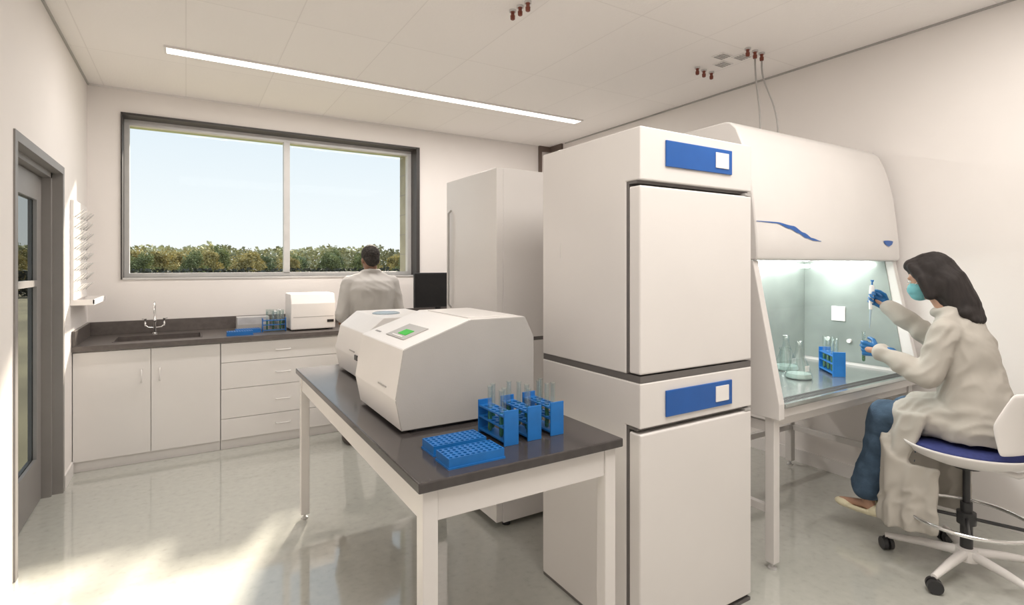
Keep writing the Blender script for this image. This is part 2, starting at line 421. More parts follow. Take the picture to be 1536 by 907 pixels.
for i in range(9000):
    x = rnd.uniform(-27, 37); top = 1.25+.12*noise.noise(V((x*.8, 0, 0)))
    leafpoly(vs, fs, V((x, 44+rnd.uniform(-.5, .5), rnd.uniform(-.4, top))), rnd.uniform(.1, .22), rnd)
me = bpy.data.meshes.new('hedge'); me.from_pydata(vs, [], fs); me.materials.append(M['hedge'])
finish(me, 'hedge', label='low dark hedge along the field edge', cat='hedge', kind='stuff')
vs = []; fs = []
for i in range(52000):
    x = rnd.uniform(-48, 78); y = rnd.uniform(66, 74)
    top = 3.5+.9*noise.noise(V((x*.22, 3, 0)))+.7*noise.noise(V((x*.7, y*.3, 0)))
    leafpoly(vs, fs, V((x, y, rnd.uniform(-.3, top))), rnd.uniform(.14, .3), rnd)
me = bpy.data.meshes.new('woodland'); me.from_pydata(vs, [], fs); me.materials.append(M['wood'])
finish(me, 'woodland', label='distant green and yellow woodland beyond the tree line', cat='woodland', kind='stuff')

# ---------------------------------------------------------------- ceiling things
r = thing('ceiling_light', 'long recessed white linear ceiling light', 'light', (1.76, 4.6, ZC))
G().box(-.12, 3.64, 4.54, 4.66, ZC-.012, ZC-.002).obj('diffuser', M['lamp'], r)
g = G()
g.box(-.135, 3.655, 4.525, 4.54, ZC-.014, ZC); g.box(-.135, 3.655, 4.66, 4.675, ZC-.014, ZC); g.box(-.135, -.12, 4.54, 4.66, ZC-.014, ZC); g.box(3.64, 3.655, 4.54, 4.66, ZC-.014, ZC)
g.obj('housing', M['whiteC'], r)
r0 = None
for p in ((3.45,2.85),(3.54,2.86),(3.63,2.86),(3.455,2.41),(3.54,2.41),(3.62,2.41),(1.71,2.80),(1.72,2.73),(1.73,2.66)):
    if r0 is None:
        r0 = thing('gas_outlet', 'small red-brown capped gas drop on the ceiling', 'gas outlet', (p[0], p[1], ZC), 'ceiling gas drops')
        G().lathe((p[0], p[1], ZC-.012), [(.022, 0), (.022, .012)], 16).obj('flange', M['alu'], r0, smooth=.6)
        G().lathe((p[0], p[1], ZC-.06), [(.009,0),(.014,.004),(.015,.025),(.011,.029),(.011,.044),(.015,.048)], 16).obj('cap', M['redbrown'], r0, smooth=.6)
    else: dup(r0, (p[0], p[1], ZC))
r0 = None
for p in ((3.42,2.60),(3.56,2.70),(3.56,2.53)):
    if r0 is None:
        r0 = thing('air_vent', 'small grey slotted vent in the ceiling', 'vent', (p[0], p[1], ZC), 'small ceiling vents')
        g = G(); g.box(p[0]-.06, p[0]+.06, p[1]-.05, p[1]+.05, ZC-.006, ZC); g.obj('plate', M['whiteC'], r0)
        g = G()
        for i in range(4): g.box(p[0]-.045, p[0]+.045, p[1]-.04+.022*i, p[1]-.028+.022*i, ZC-.009, ZC-.0061)
        g.obj('slots', M['greyP'], r0)
    else: dup(r0, (p[0], p[1], ZC))
def bez(a, b, c, d, n=14):
    out = []
    for i in range(n+1):
        t = i/n; out.append(V(a)*(1-t)**3+V(b)*3*t*(1-t)**2+V(c)*3*t*t*(1-t)+V(d)*t**3)
    return out
for a, b, c, d in (((3.54,2.41,3.06),(3.53,2.40,2.8),(3.3,2.2,2.7),(3.29,2.2,2.352)), ((3.62,2.41,3.06),(3.56,2.38,2.8),(3.52,2.2,2.75),(3.49,2.2,2.352))):
    G().tube(bez(a,b,c,d), .006, 8).obj('gas_hose', M['greyP'], smooth=3.2, label='thin grey hose from ceiling down to safety cabinet', cat='hose', group='hoses above the safety cabinet', at=(d[0],d[1],d[2]))

# ---------------------------------------------------------------- back counter
CY0 = 5.10; CZ = .95
def cabinet_box(r, x0, x1):
    g = G(); g.box(x0+.002, x1-.002, CY0+.02, YB-.005, .08, .705 if x0 < -.5 else .908); g.box(x0+.002, x1-.002, CY0+.035, YB-.005, 0, .08)
    if x0 < -.5: g.box(x0+.002, x1-.002, CY0+.02, CY0+.05, .705, .908)
    g.obj('body', M['whiteB'], r)
def door_cab(x0, x1, lab):
    r = thing('base_cabinet', lab, 'cabinet', ((x0+x1)/2, 5.45, 0), 'base cabinets under the counter')
    cabinet_box(r, x0, x1); xm = (x0+x1)/2
    for a, b, hx in ((x0+.003, xm-.002, xm-.06), (xm+.002, x1-.003, xm+.06)):
        d = G().box(a, b, CY0, CY0+.019, .085, .90).obj('door', M['whiteB'], r, bevel=.002)
        h = G().tube([(hx, CY0, .74), (hx, CY0-.028, .735), (hx, CY0-.03, .69), (hx, CY0-.028, .645), (hx, CY0, .64)], .005, 8).obj('handle', M['whiteC'], smooth=3.2); sub_parent(h, d); 
    return r
def drawer_cab(x0, x1, lab):
    r = thing('drawer_cabinet', lab, 'cabinet', ((x0+x1)/2, 5.45, 0), 'base cabinets under the counter')
    cabinet_box(r, x0, x1); xm = (x0+x1)/2
    zs = [.085, .262, .512, .735, .90]
    for a, b in zip(zs, zs[1:]):
        d = G().box(x0+.003, x1-.003, CY0, CY0+.019, a+.002, b-.002).obj('drawer', M['whiteB'], r, bevel=.002)
        z = (a+b)/2
        h = G().tube([(xm-.06, CY0, z), (xm-.055, CY0-.026, z), (xm, CY0-.03, z), (xm+.055, CY0-.026, z), (xm+.06, CY0, z)], .005, 8).obj('handle', M['whiteC'], smooth=3.2); sub_parent(h, d)
    return r
door_cab(XL+.002, .248, 'white two-door base cabinet under the sink')
drawer_cab(.248, 1.222, 'white four-drawer base cabinet under the counter')
door_cab(1.222, 2.196, 'white base cabinet in front of standing person')
drawer_cab(2.196, 3.17, 'white drawer base cabinet behind tall unit')
g = G(); sx0, sx1, sy0, sy1 = -.50, .12, 5.22, 5.58
g.box(XL+.001, sx0, CY0-.025, YB-.001, .91, CZ); g.box(sx1, 3.2, CY0-.025, YB-.001, .91, CZ)
g.box(sx0, sx1, CY0-.025, sy0, .91, CZ); g.box(sx0, sx1, sy1, YB-.001, .91, CZ)
wt = thing('worktop', 'dark epoxy laboratory worktop with raised backsplash', 'countertop', (1.2, 5.45, .91))
g.obj('top', M['counter'], wt)
g = G(); g.box(XL+.001, 3.2, YB-.022, YB-.001, CZ, 1.065); g.box(XL+.001, XL+.022, CY0-.02, YB-.022, CZ, 1.065)
g.obj('backsplash', M['counter'], wt, bevel=.002)
sk = thing('sink', 'dark integrated rectangular laboratory sink', 'sink', (-.19, 5.4, .72))
g = G(); a = .002
g.box(sx0+a, sx1-a, sy0+a, sy1-a, .72, .73); g.box(sx0+a, sx0+.012, sy0+a, sy1-a, .73, CZ+.003); g.box(sx1-.012, sx1-a, sy0+a, sy1-a, .73, CZ+.003)
g.box(sx0+.012, sx1-.012, sy0+a, sy0+.012, .73, CZ+.003); g.box(sx0+.012, sx1-.012, sy1-.012, sy1-a, .73, CZ+.003)
g.obj('basin', M['counter'], sk)
G().lathe((-.19, 5.4, .73), [(.035, 0), (.035, .004), (.02, .005)], 20).obj('drain', M['chrome'], sk, smooth=.6)
# faucet
fc = thing('faucet', 'slim chrome laboratory faucet with two lever handles', 'faucet', (-.235, 5.68, CZ))
g = G(); fx, fy = -.235, 5.68
g.lathe((fx, fy, CZ), [(.024,0),(.024,.008),(.011,.016),(.010,.10),(.014,.105),(.014,.13),(.009,.14),(.008,.2)], 18)
g.tube([(fx,fy,CZ+.18),(fx,fy,CZ+.25),(fx,fy-.03,CZ+.285),(fx,fy-.09,CZ+.285),(fx,fy-.12,CZ+.25),(fx,fy-.12,CZ+.19)], .0065, 10)
g.tube([(fx-.07,fy,CZ+.08),(fx-.05,fy,CZ+.06),(fx,fy,CZ+.055),(fx+.05,fy,CZ+.06),(fx+.07,fy,CZ+.08)], .007, 10)
g.obj('spout', M['chrome'], fc, smooth=.7)
for sgn in (-1, 1):
    g = G(); hx = fx+sgn*.07
    g.lathe((hx, fy, CZ+.07), [(.008,0),(.009,.03),(.006,.035),(.006,.055),(.010,.06),(.010,.068)], 14); g.cyl((hx, fy, CZ+.134), (hx+sgn*.025, fy-.03, CZ+.14), .004, .0035, 8)
    g.obj('handle', M['chrome'], fc, smooth=.7)

# peg drying rack on the left wall
pg = thing('drying_rack', 'white wall-mounted peg drying rack with drip tray', 'drying rack', (XL, 5.35, 1.26))
G().box(XL+.0, XL+.02, 5.04, 5.66, 1.30, 2.04).obj('panel', M['whiteC'], pg, bevel=.003)
g = G(); g.box(XL+.0, XL+.14, 5.04, 5.66, 1.26, 1.268); g.box(XL+.132, XL+.14, 5.04, 5.66, 1.268, 1.30); g.box(XL+.001, XL+.14, 5.04, 5.048, 1.268, 1.30); g.box(XL+.001, XL+.14, 5.652, 5.66, 1.268, 1.30)
g.obj('drip_tray', M['whiteC'], pg)
for i in range(5):
    for j in range(8):
        y = 5.10+.125*i+(.03 if j % 2 else 0)-.01; z = 1.36+.08*j
        G().tube([(XL+.018, y, z), (XL+.065, y, z+.052), (XL+.070, y, z+.058)], [.0045, .004, .002], 8).obj('peg', M['alu'], pg, smooth=3.2)

# items on back counter
db = thing('benchtop_analyzer', 'white boxy benchtop instrument on the dark counter', 'lab instrument', (1.02, 5.39, CZ))
g = G(); g.hull([(.82,5.235,CZ+.012),(1.215,5.235,CZ+.012),(.82,5.56,CZ+.012),(1.215,5.56,CZ+.012),(.82,5.225,1.20),(1.215,5.225,1.20),(.82,5.27,1.29),(1.215,5.27,1.29),(.82,5.56,1.29),(1.215,5.56,1.29)])
g.obj('housing', M['whiteC'], db, bevel=.008)
for x in (.85, 1.18):
    for y in (5.26, 5.52): G().cyl((x, y, CZ), (x, y, CZ+.014), .014).obj('foot', M['blackP'], db)
G().box(1.14, 1.20, 5.228, 5.235, 1.02, 1.045).obj('label_plate', M['screen'], db)
G().box(.84, 1.20, 5.229, 5.234, 1.075, 1.08).obj('seam', M['greyP'], db)

bx = thing('supply_box', 'grey and white carton of lab supplies on counter', 'box', (.53, 5.58, CZ))
G().box(.40, .67, 5.5, 5.64, CZ, CZ+.125).obj('carton', M['card'], bx, bevel=.003)
g = G(); g.box(.405, .665, 5.496, 5.4995, CZ+.02, CZ+.06); g.obj('printed_band', M['greyP'], bx)
g = G(); g.box(.40, .67, 5.56, 5.575, CZ+.1253, CZ+.127); g.obj('tape', M['whiteC'], bx)

def std_rack(loc, label, rotz=0.0):
    x, y, z = loc
    r = thing('tube_rack', label, 'test tube rack', loc, 'upright blue test tube racks')
    for yy in (0, .194):
        G().box(x, x+.06, y+yy, y+yy+.006, z, z+.125).obj('end_plate', M['blueR'], r, bevel=.0015)
    for zz in (.012, .06, .10):
        g = G(); 
        if zz > .02: g.holeplate(x+.002, y+.0062, .028, 2, 6, .0105, z+zz, z+zz+.006); g.box(x+.002, x+.058, y+.1743, y+.1937, z+zz, z+zz+.006)
        else: g.box(x+.002, x+.058, y+.0062, y+.1937, z+zz, z+zz+.006)
        g.obj('shelf', M['blueR'], r)
    return r
TB = None
def tube_at(x, y, z, label='glass test tube with green liquid in blue rack', group='test tubes in blue racks', sc=1.0):
    global TB
    if TB is None:
        TB = thing('test_tube', label, 'test tube', (x, y, z), group)
        g = G(); g.lathe((x, y, z), [(.001,0),(.006,.002),(.0085,.008),(.009,.015),(.009,.165),(.0105,.167),(.0105,.17)], 14, close=False); g.obj('glass', M['tube'], TB, smooth=3.2)
        g = G(); g.lathe((x, y, z), [(.001,.002),(.005,.004),(.0073,.009),(.0078,.015),(.0078,.085)], 12); g.obj('liquid', M['liquid'], TB, smooth=.7)
        return TB
    return dup(TB, (x, y, z), sc=sc)

TZ = .92
R1 = std_rack((.955, 1.62, TZ), 'upright blue test tube rack on black table top')
R2 = dup(R1, (1.057, 1.625, TZ)); R3 = dup(R1, (1.162, 1.63, TZ))
for (rx, ry), slots in (((.955,1.62), ((0,1),(1,2),(0,4),(1,5))), ((1.057,1.625), ((0,0),(1,2),(1,4),(0,5))), ((1.162,1.63), ((0,1),(1,1),(0,3),(1,4)))):
    for (i, j) in slots: tube_at(rx+.002+.028*(i+.5), ry+.0062+.028*(j+.5), TZ+.0182)
R4 = dup(R1, (.79, 5.30, CZ), pi/2, 'blue test tube rack on the dark counter')
for (i, j) in ((0,1),(1,3),(0,5),(1,0)):
    lx = .002+.028*(i+.5); ly = .0062+.028*(j+.5)
    tube_at(.79-ly, 5.30+lx, CZ+.0182)

def flat_rack(loc, label, group=None):
    x, y, z = loc
    r = thing('microtube_rack', label, 'tube rack', loc, group)
    g = G(); g.holeplate(x, y, .02, 10, 5, .0068, z+.006, z+.034)
    g.box(x-.003, x+.203, y-.003, y+.103, z, z+.006); g.obj('block', M['blueR'], r)
    return r
F1 = flat_rack((.70, 1.527, TZ), 'flat blue microtube rack with grid of holes', 'flat blue microtube racks')
F2 = dup(F1, (.705, 1.66, TZ))
F3 = dup(F1, (.30, 5.17, CZ), 0.0, 'flat blue microtube rack on the dark counter')
F4 = dup(F1, (.38, 5.30, CZ), 0.08, 'flat blue microtube rack on the dark counter')
r0 = None
for (x, y) in ((.72, 5.45), (.78, 5.62), (.70, 5.70)):
    if r0 is None:
        r0 = thing('glass_beaker', 'tall clear glass beaker on the dark counter', 'beaker', (x, y, CZ), 'beakers on the counter')
        G().lathe((x, y, CZ), [(.001,.001),(.033,.001),(.036,.005),(.036,.17),(.040,.175)], 24, close=False).obj('glass', M['tube'], r0, smooth=3.2)
    else: dup(r0, (x, y, CZ))

# monitor
mo = thing('monitor', 'black flat computer monitor standing on the counter', 'monitor', (2.35, 5.46, CZ))
G().box(2.07, 2.65, 5.40, 5.425, 1.10, 1.475).obj('bezel', M['blackP'], mo, bevel=.004)
G().box(2.083, 2.637, 5.396, 5.3999, 1.115, 1.462).obj('screen', M['screen'], mo)
g = G(); g.box(2.33, 2.39, 5.43, 5.46, .965, 1.25); g.box(2.32, 2.40, 5.4251, 5.44, 1.2, 1.3); g.box(2.24, 2.48, 5.36, 5.54, CZ, .965); g.obj('stand', M['blackP'], mo, bevel=.004)

# ---------------------------------------------------------------- black-topped table
tx0, tx1, ty0, ty1 = .58, 1.38, 1.475, 3.53
tb = thing('lab_table', 'white steel lab table with glossy black top', 'table', ((tx0+tx1)/2, (ty0+ty1)/2, 0))
G().box(tx0, tx1, ty0, ty1, TZ-.032, TZ).obj('table_top', M['black'], tb, bevel=.004)
g = G(); a = .02; w = .05; zt = TZ-.033
g.box(tx0+a+w, tx1-a-w, ty0+a+.005, ty0+a+.03, zt-.10, zt); g.box(tx0+a+w, tx1-a-w, ty1-a-.03, ty1-a-.005, zt-.10, zt)
g.box(tx0+a+.005, tx0+a+.03, ty0+a+w, ty1-a-w, zt-.10, zt); g.box(tx1-a-.03, tx1-a-.005, ty0+a+w, ty1-a-w, zt-.10, zt)
g.obj('apron', M['white'], tb, bevel=.002)
for x in (tx0+a, tx1-a-w):
    for y in (ty0+a, ty1-a-w):
        l = G().box(x, x+w, y, y+w, .03, zt).obj('leg', M['white'], tb, bevel=.003)
        q = G().lathe((x+w/2, y+w/2, 0), [(.02,0),(.02,.008),(.008,.012),(.008,.032)], 14).obj('levelling_foot', M['alu'], smooth=.6); sub_parent(q, l)

# ---------------------------------------------------------------- centrifuges
def centrifuge(x0, x1, y0, y1, z0, zm, zt, lab, bluelid, ux=.28):
    r = thing('centrifuge', lab, 'centrifuge', ((x0+x1)/2, (y0+y1)/2, TZ))
    pr = [(x0+.012, z0), (x0-.012, z0+.12), (x0+.02, zm), (x0+.02+ux, zt), (x1-.045, zt), (x1, zm+.01), (x1, z0)]
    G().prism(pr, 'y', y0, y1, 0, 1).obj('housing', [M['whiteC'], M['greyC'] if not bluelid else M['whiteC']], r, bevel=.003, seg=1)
    G().box(x0+.06, x1-.03, y0+.02, y1-.02, TZ, z0).obj('base', M['blackP'], r)  # black inset slab stands in for the shadow gap under the housing
    if bluelid: G().lathe((1.02, 3.12, zt), [(.08,0),(.08,.005),(.065,.010),(.04,.011)], 40).obj('lid', M['blueL'], r, smooth=.6)
    else: G().box(x0+.04+ux, x1-.06, y0+.06, y1-.06, zt, zt+.004).obj('lid', M['whiteC'], r, bevel=.003)
    A = V((x0+.02, 0, zm)); B = V((x0+.02+ux, 0, zt)); u = (B-A); L = u.length; u.normalize(); n = V((-u.z, 0, u.x))
    Tm = Matrix(((u.x, 0, n.x, A.x), (0, 1, 0, 0), (u.z, 0, n.z, A.z), (0, 0, 0, 1)))
    if not bluelid:
        yy = y0+.13
        g = G(); g.T = Tm; g.box(.05, .165, yy, yy+.22, 0.0005, .003); g.obj('control_panel', M['greyP'], r, bevel=.001)
        g = G(); g.T = Tm; g.box(.078, .12, yy+.05, yy+.14, .0032, .005); g.obj('display', M['greenlcd'], r)
        g = G(); g.T = Tm; g.box(.06, .067, yy+.05, yy+.17, .0032, .0045); g.obj('button_strip', M['whiteC'], r)
        g = G(); g.T = Tm; g.box(.05, .058, y1-.12, y1-.05, .0005, .0015); g.obj('badge', M['doorgrey'], r)
    g = G(); xx = x0-.0085
    g.box(xx-.002, xx+.002, y0+.12, y0+.22, z0+.145, z0+.150); g.obj('slot', M['greyP'], r)
    if bluelid: G().box(xx-.006, xx+.003, y0+.05, y0+.10, z0+.11, z0+.137).obj('label_plate', M['screen'], r)
    return r
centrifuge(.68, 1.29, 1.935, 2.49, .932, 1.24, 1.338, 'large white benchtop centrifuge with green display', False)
centrifuge(.80, 1.29, 2.85, 3.40, .932, 1.19, 1.27, 'white benchtop centrifuge with round blue-grey lid', True, .10)

# ---------------------------------------------------------------- stacked incubators
def incubator(z0, z1, hz0, dz0, lab, gp):
    r = thing('incubator', lab, 'incubator', (1.895, 1.93, z0), 'stacked white incubators')
    x0, x1, yf, yd, yb = 1.54, 2.25, 1.55, 1.632, 2.23
    g = G(); g.prism([(yd, z0+gp), (yb, z0+gp), (yb, z1), (yf, z1), (yf, hz0), (yd, hz0)], 'x', x0, x1); g.obj('body', M['white'], r, bevel=.005)
    g = G(); g.box(x0+.004, x1-.004, yd-.016, yd-.0005, dz0, hz0-.0005); g.box(x0+.002, x1-.002, yf+.02, yd-.016, hz0-.012, hz0-.0005)
    g.box(x0+.003, x1-.003, yf+.003, yb-.003, z0, z0+gp-.0003)
    g.obj('gasket', M['gasket'], r)
    d = G().box(x0, x1, yf, yd-.018, dz0, hz0-.022).obj('door', M['white'], r, bevel=.008, seg=3)
    h = G().box(x1-.045, x1-.005, yf-.0, yf+.03, hz0-.021, hz0-.008).obj('hinge', M['greyP']); sub_parent(h, d)
    pz0, pz1 = z1-.15, z1-.042
    p = G().box(1.68, 2.10, yf-.008, yf-.0003, pz0, pz1).obj('control_panel', M['blue'], r, bevel=.002)
    q = G().box(1.985, 2.072, yf-.012, yf-.0082, pz0+.022, pz1-.018).obj('display', M['whiteC'], bevel=.001); sub_parent(q, p)
    g = G(); g.box(x0-.0015, x0-.0002, 2.08, 2.13, z1-.52, z1-.45); g.obj('sticker', M['white'], r)
    return r
incubator(0, 1.086, .905, .03, 'white incubator standing on the floor, blue control strip', .014)
incubator(1.087, 2.114, 1.90, 1.120, 'white incubator stacked on another, blue control strip', .027)

# tall freezer
fr = thing('upright_freezer', 'tall white two-compartment upright freezer', 'freezer', (1.93, 3.07, 0))
x0, x1, y0, y1 = 1.55, 2.32, 2.72, 3.42
g = G(); g.box(x0+.048, x1, y0, y1, .04, 1.10); g.box(x0+.048, x1, y0, y1, 1.122, 2.13); g.obj('body', M['white'], fr, bevel=.002)
g = G(); g.box(x0+.005, x1-.005, y0+.004, y1-.004, 1.1002, 1.1218); g.obj('gasket', M['gasket'], fr)
g = G(); g.box(x0+.0452, x0+.0478, y0+.001, y1-.001, .05, 1.099); g.box(x0+.0452, x0+.0478, y0+.001, y1-.001, 1.1225, 2.128); g.obj('door_seal', M['whiteC'], fr)
for a, b in ((.05, 1.10), (1.122, 2.13)):
    d = G().box(x0, x0+.045, y0, y1, a, b).obj('door', M['white'], fr, bevel=.003)
    hz = (1.27, 1.93) if b > 2 else (.35, .95)
    h = G().tube([(x0, y1-.075, hz[0]), (x0-.02, y1-.075, hz[0]+.02), (x0-.02, y1-.075, hz[1]-.02), (x0, y1-.075, hz[1])], .007, 10).obj('handle', M['greyP'], smooth=.8); sub_parent(h, d)
for x in (x0+.1, x1-.06):
    for y in (y0+.06, y1-.06): G().cyl((x, y, 0), (x, y, .041), .025).obj('foot', M['blackP'], fr)

# ---------------------------------------------------------------- biosafety cabinet
bs = thing('safety_cabinet', 'white biological safety cabinet with lit steel interior', 'safety cabinet', (3.3, 2.05, 0))
bx0, bx1 = 2.53, 4.08
prof = [(1.585,1.715),(1.61,1.708),(1.72,1.714),(1.86,1.728),(2.0,1.745),(2.13,1.772),(2.22,1.80),(2.30,1.835),(2.335,1.87),(2.345,1.90)]
def fy(z):
    for (a, ya), (b, yb) in zip(prof, prof[1:]):
        if a <= z <= b: return ya+(yb-ya)*(z-a)/(b-a)
    return prof[0][1]
g = G(); g.prism([(y, z) for z, y in prof]+[(2.5, 2.345), (2.5, 1.585)], 'x', bx0, bx1); g.obj('hood', M['white'], bs, bevel=.008, smooth=.5)
for a, b in ((bx0, bx0+.045), (bx1-.045, bx1)):
    G().prism([(1.735,1.584),(1.588,.86),(1.588,.78),(2.5,.78),(2.5,1.584)], 'x', a, b).obj('side_panel', M['white'], bs, bevel=.004)
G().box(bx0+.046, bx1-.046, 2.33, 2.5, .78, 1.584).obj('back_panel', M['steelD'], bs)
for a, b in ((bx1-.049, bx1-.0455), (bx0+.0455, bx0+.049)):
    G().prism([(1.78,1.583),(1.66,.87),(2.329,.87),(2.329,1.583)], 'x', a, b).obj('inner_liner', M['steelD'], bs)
G().box(bx0+.05, bx1-.05, 1.70, 2.329, .835, .85).obj('work_surface', M['steel'], bs)
G().box(bx0+.046, bx1-.046, 1.60, 2.329, .785, .834).obj('base_tray', M['white'], bs, bevel=.004)
g = G(); g.prism([(1.585,.835),(1.575,.845),(1.585,.858),(1.698,.851),(1.698,.835)], 'x', bx0+.046, bx1-.046); g.obj('front_grille', M['steel'], bs)
g = G()
for i in range(70):
    x = bx0+.07+.0202*i
    g.box(x, x+.008, 1.61, 1.64, .8545, .8575); g.box(x, x+.008, 1.65, 1.68, .8525, .8553)
g.obj('grille_slots', M['bronze'], bs)
g = G(); P1 = (1.712, 1.578); P2 = (1.668, 1.33)
g.prism([P1, P2, (P2[0]+.006, P2[1]), (P1[0]+.006, P1[1])], 'x', bx0+.05, bx1-.05); g.obj('sash', M['glass'], bs)
g = G(); g.cyl((bx0+.08, 2.28, 1.55), (bx1-.08, 2.28, 1.55), .013, mi=0); g.obj('lamp_tube', M['tubelamp'], bs, smooth=.7)
g = G(); g.cyl((bx1-.075, 1.85, 1.56), (bx1-.075, 2.24, 1.56), .011, mi=0); g.obj('lamp_tube', M['tubelamp'], bs, smooth=.7)
o = G().box(bx1-.058, bx1-.0495, 2.03, 2.125, 1.155, 1.26).obj('outlet', M['whiteC'], bs, bevel=.003)
g = G(); g.box(bx1-.06, bx1-.0581, 2.06, 2.095, 1.18, 1.235); q = g.obj('socket_face', M['whiteC']); sub_parent(q, o)
for yy, zz in ((1.83, 1.0), (2.0, 1.02), (2.15, 1.02)):
    G().cyl((bx1-.07, yy, zz), (bx1-.0495, yy, zz), .014).obj('valve_knob', M['whiteC'], bs, smooth=.6)
g = G(); N = 30; xs0, xs1 = 2.535, 3.13
tops = [(0,1.790),(.3,1.790),(.55,1.775),(.72,1.740),(.85,1.712),(1,1.697)]
bots = [(0,1.787),(.3,1.783),(.5,1.757),(.62,1.736),(.75,1.710),(.88,1.697),(1,1.695)]
def lerp(t, arr):
    for (a, va), (b, vb) in zip(arr, arr[1:]):
        if a <= t <= b:
            k = (t-a)/(b-a); k = k*k*(3-2*k); return va+(vb-va)*k
    return arr[-1][1]
pv = None
for i in range(N+1):
    t = i/N; x = xs0+(xs1-xs0)*t; a = lerp(t, tops); b = min(lerp(t, bots), a-.003)
    m_ = (a+b)/2
    q = [g.v((x, fy(z)-.003, z)) for z in (a, m_, b)]
    if pv:
        for k in range(2): g.f([pv[k], pv[k+1], q[k+1], q[k]])
    pv = q
g.obj('logo', M['blue'], bs)
g = G(); c = (3.925, 1.70); pts = [(-.065,.012),(-.05,.017),(0,.019),(.05,.017),(.065,.012),(.045,-.008),(0,-.022),(-.045,-.008)]
g.f([g.v((c[0]+a, fy(c[1]+b)-.0035, c[1]+b)) for a, b in pts]); g.obj('emblem', M['blue'], bs)
G().box(2.7, 2.78, 1.93, 1.96, 2.3455, 2.352).obj('nameplate', M['blackP'], bs)
for x in (bx0+.02, bx1-.07):
    for y in (1.63, 2.42):
        l = G().box(x, x+.05, y, y+.05, .035, .779).obj('leg', M['white'], bs, bevel=.003)
        q = G().lathe((x+.025, y+.025, 0), [(.022,0),(.022,.008),(.009,.012),(.009,.036)], 14).obj('levelling_foot', M['alu'], smooth=.6); sub_parent(q, l)
g = G()
for x in (bx0+.03, bx1-.06):
    g.box(x, x+.03, 1.68, 2.42, .28, .32); g.box(x, x+.03, 1.68, 2.42, .70, .75)
g.box(bx0+.07, bx1-.07, 2.43, 2.46, .28, .32); g.box(bx0+.07, bx1-.07, 2.43, 2.46, .70, .75); g.box(bx0+.07, bx1-.07, 1.64, 1.67, .73, .775)
g.obj('stand_frame', M['white'], bs, bevel=.002)

# things inside the safety cabinet
WS = .8505
fl = thing('conical_flask', 'glass conical flask with pale liquid on steel surface', 'flask', (3.28, 1.93, WS), 'conical flasks')
G().lathe((3.28,1.93,WS), [(.001,.001),(.075,.001),(.080,.008),(.078,.02),(.022,.17),(.020,.18),(.020,.225),(.027,.23)], 28, close=False).obj('glass', M['tubeF'], fl, smooth=3.2)
G().lathe((3.28,1.93,WS), [(.07,.004),(.075,.01),(.073,.02),(.068,.032)], 28).obj('liquid', M['tealliq'], fl, smooth=.7)
G().box(3.255,3.30,1.875,1.8765,WS+.05,WS+.085).obj('label_plate', M['whiteC'], fl)
dup(fl, (3.47, 2.13, WS))
th = -.75; c, s_ = math.cos(th), math.sin(th); RS = 1.25; ox, oy = 3.50, 1.84
cr = dup(R1, (ox, oy, WS), th, 'blue test tube rack inside the safety cabinet', RS)
for (i, j) in ((0,1),(1,2),(0,3),(1,4),(0,5)):
    lx = (.002+.028*(i+.5))*RS; ly = (.0062+.028*(j+.5))*RS
    tube_at(ox+lx*c-ly*s_, oy+lx*s_+ly*c, WS+.0182*RS, sc=RS)
G().lathe((3.36, 2.07, WS), [(.03,0),(.034,.004),(.034,.14),(.03,.15),(.036,.152),(.036,.165)], 24).obj('sample_jar', M['tubeF'], smooth=.7, label='clear round sample jar on steel work surface', cat='jar', at=(3.36,2.07,WS))

# ---------------------------------------------------------------- stool
sx, sy = 3.38, 1.12
st = thing('lab_stool', 'white swivel lab stool with navy cushion and foot ring', 'stool', (sx, sy, 0))
g = G(); prof_ = [(.05,.560),(.16,.572),(.23,.60),(.268,.64),(.275,.655),(.266,.653),(.225,.618),(.15,.595),(.02,.59)]
g.lathe((sx, sy, 0), prof_, 40); g.obj('seat_shell', M['whiteC'], st, smooth=3.2)
G().lathe((sx, sy, 0), [(.02,.592),(.15,.600),(.215,.622),(.235,.642),(.22,.656),(.12,.662),(.01,.66)], 40).obj('cushion', M['navy'], st, smooth=3.2)
g = G(); N = 18; rows = []
for j in range(9):
    z = .66+.30*j/8; row = []
    for i in range(N+1):
        a = (-1+2*i/N)*(.90-.35*abs(j/8-.5)); R = .27
        row.append((sx+R*math.sin(a), sy+.02-R*math.cos(a)-.05*(j/8)**1.5, z+.02*math.cos(a)))
    rows.append(row)
F = [[g.v(p) for p in r_] for r_ in rows]
for j in range(8):
    for i in range(N): g.f([F[j][i], F[j][i+1], F[j+1][i+1], F[j+1][i]])
o = g.obj('backrest', M['whiteC'], st, smooth=3.2, recalc=False)
m_ = o.modifiers.new('s', 'SOLIDIFY'); m_.thickness = .014; m_.offset = 0
b_ = o.modifiers.new('ss', 'SUBSURF'); b_.levels = 1; b_.render_levels = 1
g = G(); g.tube([(sx, sy, .56),(sx, sy-.2,.555),(sx, sy-.27,.60),(sx, sy-.27,.72)], .014, 10); g.obj('back_support', M['whiteC'], st, smooth=.8)
g = G(); g.cyl((sx,sy,.09),(sx,sy,.36),.027,.025); g.cyl((sx,sy,.36),(sx,sy,.56),.016,.016); g.cyl((sx,sy,.535),(sx,sy,.565),.06,.075)
g.cyl((sx,sy,.25),(sx,sy,.31),.04)
for k in range(4):
    a = .35+pi/2*k; g.tube([(sx+.03*math.cos(a), sy+.03*math.sin(a), .28),(sx+.255*math.cos(a), sy+.255*math.sin(a), .28)], .009, 8)
g.obj('column', M['blackP'], st, smooth=.6)
